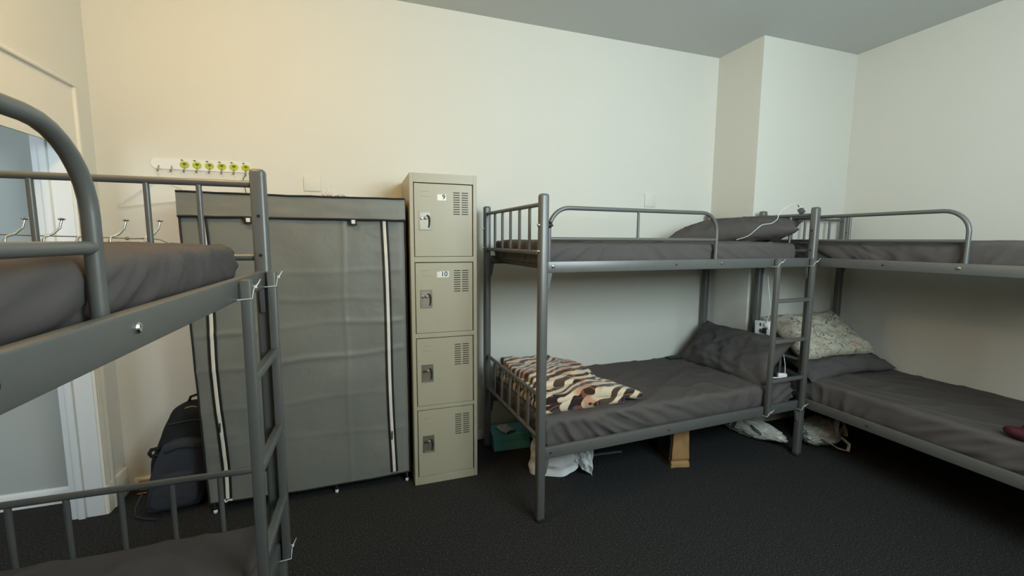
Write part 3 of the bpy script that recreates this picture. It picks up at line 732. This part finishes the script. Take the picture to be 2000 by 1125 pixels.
# chrome coat hooks on the far end of the near bunk
def coat_rack():
    t = thing('coat_hook_rack', 'chrome coat hooks hung on the end rail of the nearest bunk', 'hook rack', onbed(bunkL, BL, 0, 1.438), bunkL.rotation_euler.z)
    # local: x = away from bed end, y = across (towards the left wall)
    MB().box(.016, .020, .18, .78, -.012, .014, .001, 1).build('back_bar', M_chrome, t)
    for y in (.24, .72): MB().tube([(.018, y, .01), (.014, y, .018), (0, y, .019), (-.016, y, .014), (-.018, y, -.006)], .002, 8).build('rail_clip', M_chrome, t)
    for y in (.333, .424, .505, .586, .674):
        h = MB().tube([(.022, y, .0), (.023, y, .055), (.030, y, .064), (.044, y-.014, .074), (.058, y-.024, .092), (.064, y-.028, .118)], [.0045, .0045, .0038, .0036, .0034, .0032], 10).build('hook', M_chrome, t)
        MB().lathe([(0, 0), (.007, .0), (.0095, .003), (.0085, .006), (0, .008)], 14, Matrix.Translation((.064, y-.028, .116))).build('knob', M_chrome, h)
    return t
coat_rack()
def cord_on_hooks():
    g = lambda u, v, z: onbed(bunkL, BL+u, v, z)
    m = MB().tube([g(.035, .80, 1.512), g(.036, .62, 1.506), g(.037, .45, 1.502), g(.037, .37, 1.498), g(.037, .33, 1.499), g(.037, .30, 1.496), g(.036, .280, 1.486), g(.034, .272, 1.462), g(.032, .270, 1.44)], .0019, 8)
    c = g(.037, .385, 1.499); m.lathe([(0, -.006), (.005, -.004), (.006, 0), (.005, .004), (0, .006)], 12, Matrix.Translation(c) @ Matrix.Rotation(PI/2, 4, 'Y'))
    tag(m.build('thin_cord', M_cord), 'thin cord with a bead strung along the chrome coat hooks', 'cord')
cord_on_hooks()

# ------------------------------------------------------------------ cables and sockets
def socket_block():
    t = thing('socket_block', 'white multi-socket block standing on the end rail behind the leaning grey pillow', 'socket', onbed(bunkM, 2.022, .325, .699), bunkM.rotation_euler.z+.25)
    # local: x away from the bed (faces -x), y across
    MB().box(-.012, .016, -.062, .062, 0, .205, .005, 2, Matrix.Rotation(-.05, 4, 'X')).build('housing', M_platew, t)
    for z in (.085, .130, .175):
        for y in (.028,):
            MB().box(-.0135, -.010, y-.006, y+.006, z-.012, z+.012, .001, 1).build('socket_hole', M_slot, t)
    MB().box(-.040, -.010, -.028, .004, .118, .155, .004, 2).build('black_plug', M_black, t)
    MB().box(-.040, -.012, -.066, -.028, .108, .152, .006, 2).build('white_plug', M_cable, t)
    MB().box(-.028, -.011, -.035, -.005, .165, .195, .004, 2).build('usb_plug', M_platew, t)
    MB().tube([(-.024, -.020, .19), (-.020, -.030, .25), (-.016, -.034, .33), (-.010, -.018, .42), (-.004, -.002, .50), (.000, .002, .545)], .0028, 8).build('lead', M_cable, t)
    MB().tube([(-.035, -.05, .11), (-.038, -.058, .085), (-.034, -.054, .062), (-.03, -.045, .05)], .0025, 8).build('charging_lead', M_cable, t)
socket_block()
def top_cable():
    g = lambda u, v, z: onbed(bunkM, u, v, z)
    t = thing('phone_charger', 'white charger and cable perched on the top bunk end rail beside the pillow', 'charger', g(2.0, .085, 1.692))
    t.rotation_euler = (0, 0, bunkM.rotation_euler.z)
    Mx = Matrix.Rotation(-.6, 4, 'X')
    MB().box(-.014, .014, -.016, .016, .004, .040, .004, 2, Mx).build('plug_body', M_greystrap, t)
    MB().box(-.014, .014, -.016, .016, .040, .050, .004, 2, Mx).build('plug_cap', M_platew, t)
    MB().box(-.004, .004, -.003, .003, .050, .072, .002, 1, Mx).build('connector', M_steel_in, t)
    P = [(2.0, .126, 1.750), (1.965, .118, 1.764), (1.877, .122, 1.730), (1.828, .128, 1.690), (1.805, .122, 1.652), (1.74, .112, 1.622), (1.706, .152, 1.612), (1.676, .174, 1.580), (1.655, .215, 1.538), (1.625, .28, 1.512)]
    a = bunkM.rotation_euler.z; Ri = Matrix.Rotation(-a, 3, 'Z'); base = g(2.0, .085, 1.692)
    # smooth the path
    Q = [Ri @ (g(*p)-base) for p in P]; S = []
    for i in range(len(Q)-1):
        p0, p1, p2, p3 = Q[max(0, i-1)], Q[i], Q[i+1], Q[min(len(Q)-1, i+2)]
        for k in range(6):
            s = k/6; S.append(.5*((2*p1)+(p2-p0)*s+(2*p0-5*p1+4*p2-p3)*s*s+(3*p1-p0-3*p2+p3)*s**3))
    S.append(Q[-1])
    MB().tube(S, .0024, 8).build('cable', M_cable, t)
top_cable()
def low_charger():
    g = lambda u, v, z: onbed(bunkM, u, v, z)
    t = thing('white_charger', 'white plug charger lying at the mattress end behind the ladder', 'charger', g(1.90, .075, .540))
    t.rotation_euler = (0, 0, bunkM.rotation_euler.z-.5)
    MB().box(-.03, .03, -.016, .016, 0, .045, .008, 3).build('plug_body', M_platew, t)
    MB().tube([(.02, 0, .04), (.03, .03, .10), (.035, .07, .16), (.03, .12, .22), (.02, .18, .25)], .0022, 8).build('lead', M_cable, t)
    MB().tube([(-.03, 0, .012), (-.09, -.012, .010), (-.15, -.02, .008)], .0045, 8).build('cable_end', M_platew, t)
low_charger()
def phone():
    p = MB().box(-.075, .075, -.036, .036, 0, .009, .004, 3).build('phone', M_ink)
    p.location = onbed(bunkM, 1.60, .79, .540); p.rotation_euler = (0, 0, .1)
    tag(p, 'slim black phone lying on the lower mattress beside the leaning pillow', 'phone')
phone()

# ------------------------------------------------------------------ things on the floor
def shoebox():
    t = thing('shoebox', 'teal lidded cardboard box on the carpet under the lower bunk', 'box', (.985, -.150, 0), -.05)
    w, d, h = .135, .095, .085
    MB().box(-w, w, -d, d, 0, h, .002, 1).build('box_body', M_teal, t)
    MB().box(-w-.005, w+.005, -d-.005, d+.005, h-.012, h+.030, .003, 1).build('lid', M_teal, t)
shoebox()
def paper_scrap():
    mb = MB()
    mb.grid(lambda a, b: Vector((.09*(a-.5), .13*(b-.5), .010+.018*math.sin(PI*a)*(1-.5*b)+.02*abs(nz(a*4, b*4, 3)))), 14, 14)
    o = mb.build('crumpled_paper', M_paperw); md = o.modifiers.new('thickness', 'SOLIDIFY'); md.thickness = .004; md.offset = 1
    o.location = (.955, -.170, .111); o.rotation_euler = (0, 0, .3)
    tag(o, 'crumpled white paper lying on the teal box', 'paper')
paper_scrap()
def white_bag():
    mb = MB()
    def f(a, b):
        th = 2*PI*a; w = .165*(1-.15*b); d = .075*(1-.55*b)
        zl = .0+.30*b
        x = w*math.copysign(abs(math.cos(th))**.7, math.cos(th)); y = d*math.copysign(abs(math.sin(th))**.8, math.sin(th))
        cr = 1-abs(nz(x*9+b*4, y*8, b*4.5))
        k = .016*(cr-.7)+.012*nz(x*16, b*8, y*9)
        z = zl+.055*max(0, x/w)**2*(1-b)
        return Vector((x+k*math.cos(th), y+k*math.sin(th), max(.001, z)))
    mb.grid(f, 72, 30, True)
    o = mb.build('white_carrier_bag', M_paperw, ang=24)
    t = o; o.location = (1.145, -.600, 0); o.rotation_euler = (0, 0, -.35)
    fl = MB()
    fl.grid(lambda a, b: Vector((.13+.11*a+.01*nz(a*3, b*4), -.045-.03*a+.022*nz(a*6, b*6, 2)+.01*math.sin(a*9), .235*b+.005+(.08*(1-a))*(1-b))), 14, 16)
    fo = fl.build('bag_flap', M_paperw, o, ang=30); md = fo.modifiers.new('thickness', 'SOLIDIFY'); md.thickness = .003
    pr = MB()
    for (a, b) in ((.155, .12), (.175, .17), (.19, .10), (.165, .20), (.20, .15)):
        pr.box(a-.012, a+.010, -.090, -.084, b-.006, b+.004, .001, 1)
    tag(o, 'crumpled white carrier bag on the carpet beneath the rail near the bunk post', 'bag')
white_bag()
def strap():
    m = MB().tube([(1.47, -.52, .010), (1.53, -.525, .014), (1.60, -.53, .012), (1.66, -.530, .011), (1.70, -.535, .010)], .012, 8, flat=.5)
    tag(m.build('grey_strap', M_greystrap), 'short grey strap lying on the carpet under the lower bunk', 'strap')
strap()
def paper_bag():
    t = thing('paper_bag', 'brown paper bag with a ringed print standing under the lower bunk', 'bag', (1.985, -.725, 0), -.22)
    w, d, h = .062, .11, .285
    mb = MB()
    def f(a, b):
        per = [(-w, -d), (w, -d), (w, d), (-w, d)]
        s = a*4; i = int(s) % 4; q = s-int(s); p0, p1 = per[i], per[(i+1) % 4]
        x, y = p0[0]+(p1[0]-p0[0])*q, p0[1]+(p1[1]-p0[1])*q
        k = 1-.16*b+.05*math.exp(-b*14); z = h*b
        n = .006*nz(x*22, y*22, z*16)
        y2 = y*(1-.05*b)
        if abs(y+d) < 1e-6: y2 += .020*b*math.sin(PI*q)+(.012*math.exp(-((b-.14)/.03)**2))
        return Vector((x*k+n, y2+n, z))
    mb.grid(f, 48, 30, True)
    mb.box(-w+.002, w-.002, -d+.002, d-.002, 0, .004)
    mb.build('bag_body', M_brownbag, t, ang=40)
    pn = MB()
    pn.grid(lambda a, b: Vector((-w*(1-.16*(.06+.92*b)+.05*math.exp(-(.06+.92*b)*14))-.0075, (-d+.012)+(2*d-.024)*a, h*(.06+.92*b))), 8, 10)
    po = pn.build('printed_side', M_brownprint, t); md = po.modifiers.new('thickness', 'SOLIDIFY'); md.thickness = .002
    for r in (.022, .040, .058, .075):
        MB().tube([(-w*(1-.16*((.17+r*math.sin(2*PI*k/28))/h))-.011, -.035+r*.8*math.cos(2*PI*k/28), .17+r*math.sin(2*PI*k/28)) for k in range(28)], .0035, 6, closed=True).build('printed_ring', M_ink, po)
paper_bag()

def blob_bag(name, label, loc, rz, dims, seed, mat=None, par=None, ang=26, taper=0.0, bottomless=False):
    mb = MB(); hx, hy, hz = dims
    def f(a, b):
        th = 2*PI*a; ph = PI*b
        x, y, z = math.sin(ph)*math.cos(th), math.sin(ph)*math.sin(th), -math.cos(ph)
        n = 1+.16*nz(x*1.6+seed, y*1.6, z*1.6)+.17*(1-abs(nz(x*3.1+seed, y*3.1, z*3.1+seed))-.7)+.12*(1-abs(nz(x*6+seed, y*6, z*6))-.75)+.04*nz(x*12+seed, y*12, z*12)
        k = 1-taper*x
        return Vector((hx*x*n, hy*y*n*k, max(0, hz+hz*z*n*k)))
    mb.grid(f, 64, 36, True)
    o = mb.build(name, mat or M_bag, par, weld=.0005, ang=ang)
    o.location = loc; o.rotation_euler = (0, 0, rz)
    if label: tag(o, label, 'bag')
    return o
def ribbon(pts, w, name, mat, par):
    m = MB().tube(pts, w, 8, flat=.25); return m.build(name, mat, par, ang=50)
bagA = blob_bag('plastic_bag', 'long white plastic bag lying under the bunk end with dark striped print', (2.805, -.610, 0), -1.33, (.255, .085, .075), 2.2, taper=.25)
def hug(o, pts, off=.0025):                                          # lay a path on the surface of a bag
    out = []
    for p in pts:
        ok, c, n, _ = o.closest_point_on_mesh(Vector(p)); out.append(c+n*off if (Vector(p)-c).dot(n) > 0 else c-n*off)
    return out
for k in range(6):
    x = -.175+k*.020
    MB().tube(hug(bagA, [(x+.020*q/6, -.13+.006*q, .075+.016*q) for q in range(8)]), .0042, 6).build('print_stripe', M_ink, bagA)
MB().tube(hug(bagA, [(.06, -.13, .12), (.09, -.13, .11), (.12, -.13, .10), (.145, -.13, .085)], .001), [.006, .013, .014, .006], 8, flat=.5).build('bag_opening', M_steel_in, bagA)
bagB = blob_bag('plastic_bag', 'white plastic bag with knotted handles and navy contents, right of the bunk post', (3.215, -.850, 0), .2, (.185, .13, .088), 5.7)
ribbon([(.00, -.11, .120), (.02, -.105, .175), (.065, -.09, .205), (.110, -.095, .175), (.135, -.11, .11), (.13, -.125, .06)], .017, 'bag_handle', M_bag, bagB)
ribbon([(-.16, -.10, .10), (-.10, -.17, .045), (-.03, -.205, .020), (.00, -.200, .060), (-.01, -.15, .095), (-.07, -.13, .105), (-.13, -.11, .11)], .013, 'bag_handle', M_bag, bagB)
MB().lathe([(0, -.035), (.03, -.025), (.045, 0), (.035, .025), (0, .035)], 14, Matrix.Translation((.075, -.095, .145)) @ Matrix.Scale(.5, 4, (0, 1, 0))).build('bag_contents', M_navy, bagB)
blob_bag('cloth_bag', 'dark navy cloth bag lying in the shade behind the white plastic bags', (3.58, -.62, 0), .2, (.19, .10, .115), 8.3, mat=M_navy, ang=60)

# backpack standing against the back wall
def backpack():
    t = thing('backpack', 'black backpack leaning against the back wall between doorway and wardrobe', 'backpack', (-1.030, -.205, 0), .12)
    def shell(w, d, z0, z1, seed, y0=0.0, top=.55, lean=.04):
        m = MB()
        def f(a, b):
            th = 2*PI*a; h = b
            e = 3.0
            c, s = math.cos(th), math.sin(th); r = (abs(c)**e+abs(s)**e)**(-1/e)
            pr = (1-(1-top)*max(0, (h-.35)/.65)**1.4)*(1-max(0, (h-.90)/.10)**2*.65)*(.93+.07*min(1, h/.08))
            n = 1+.05*nz(c*2+seed, s*2, h*5)+.03*nz(c*5, s*5+seed, h*11)
            return Vector((w*c*r*pr*n*.86+lean*h, y0+d*s*r*pr*n*.86+.02*h, z0+(z1-z0)*h))
        V = m.grid(f, 48, 40, True)
        tp = m.bm.verts.new((lean, y0+.02, z1)); bt = m.bm.verts.new((0, y0, z0))
        for i in range(48): m.bm.faces.new((V[i][-1], V[(i+1) % 48][-1], tp)); m.bm.faces.new((V[(i+1) % 48][0], V[i][0], bt))
        return m
    body = shell(.185, .120, 0, .570, 1.0, 0, .52, .085).build('body', M_backpack, t, ang=60)
    p = shell(.155, .055, .030, .400, 4.0, -.105, .64, .050).build('front_pocket', M_backpack2, t, ang=60); p['label'] = 'dark slate front pocket'
    shell(.125, .040, .055, .235, 6.0, -.145, .72, .02).build('lower_pocket', M_backpack2, p, ang=60)
    def ride(dx, z, w, d, y0, lean, z0, z1, top):
        h = (z-z0)/(z1-z0); pr = (1-(1-top)*max(0, (h-.35)/.65)**1.4)
        W = w*pr*.86; xx = dx*W; yy = y0-d*pr*.86*(1-abs(dx)**3)**(1/3)+.02*h
        return Vector((xx+lean*h, yy-.004, z))
    MB().tube([ride(-.85+1.7*k/14, .470+.012*math.sin(PI*k/14), .185, .120, 0, .085, 0, .57, .52) for k in range(15)], .005, 8).build('top_seam', M_backpack2, body)
    MB().tube([ride(-.75+1.5*k/14, .345+.016*math.sin(PI*k/14), .155, .055, -.105, .050, .03, .40, .64) for k in range(15)], .0045, 8).build('pocket_zip', M_black, p)
    MB().tube([ride(-.45+.9*k/10, .538+.012*math.sin(PI*k/10), .185, .120, 0, .085, 0, .57, .52)+Vector((0, .022, 0)) for k in range(11)], .006, 8, flat=.6).build('yellow_trim', M_yellow, t)
    MB().tube([(.06, .02, .555), (.075, .02, .595), (.11, .02, .605), (.14, .02, .59), (.15, .02, .55)], .012, 10, flat=.6).build('grab_handle', M_backpack, t)
    MB().tube([(-.070, -.06, .350), (-.100, -.07, .352), (-.108, -.075, .335), (-.100, -.075, .318), (-.065, -.07, .315)], .014, 10, flat=.7).build('side_strap', M_backpack, t)
    MB().tube([(-.15, -.08, .12), (-.180, -.10, .06), (-.175, -.125, .020), (-.13, -.155, .010), (-.07, -.185, .008)], .009, 8, flat=.5).build('loose_strap', M_backpack2, t)
backpack()
def wood_end():
    m = MB().box(-1.300, -1.205, -.032, -.015, .0, .062, .003, 1)
    tag(m.build('timber_offcut', M_woodbit), 'small bare timber offcut standing at the skirting beside the backpack', 'timber')
    m = MB().tube([(-1.29, -.075, .006), (-1.25, -.080, .010), (-1.20, -.070, .008), (-1.165, -.075, .006)], .006, 8, flat=.5)
    tag(m.build('pink_strap', M_pink), 'short pink strap on the carpet beside the backpack', 'strap')
wood_end()
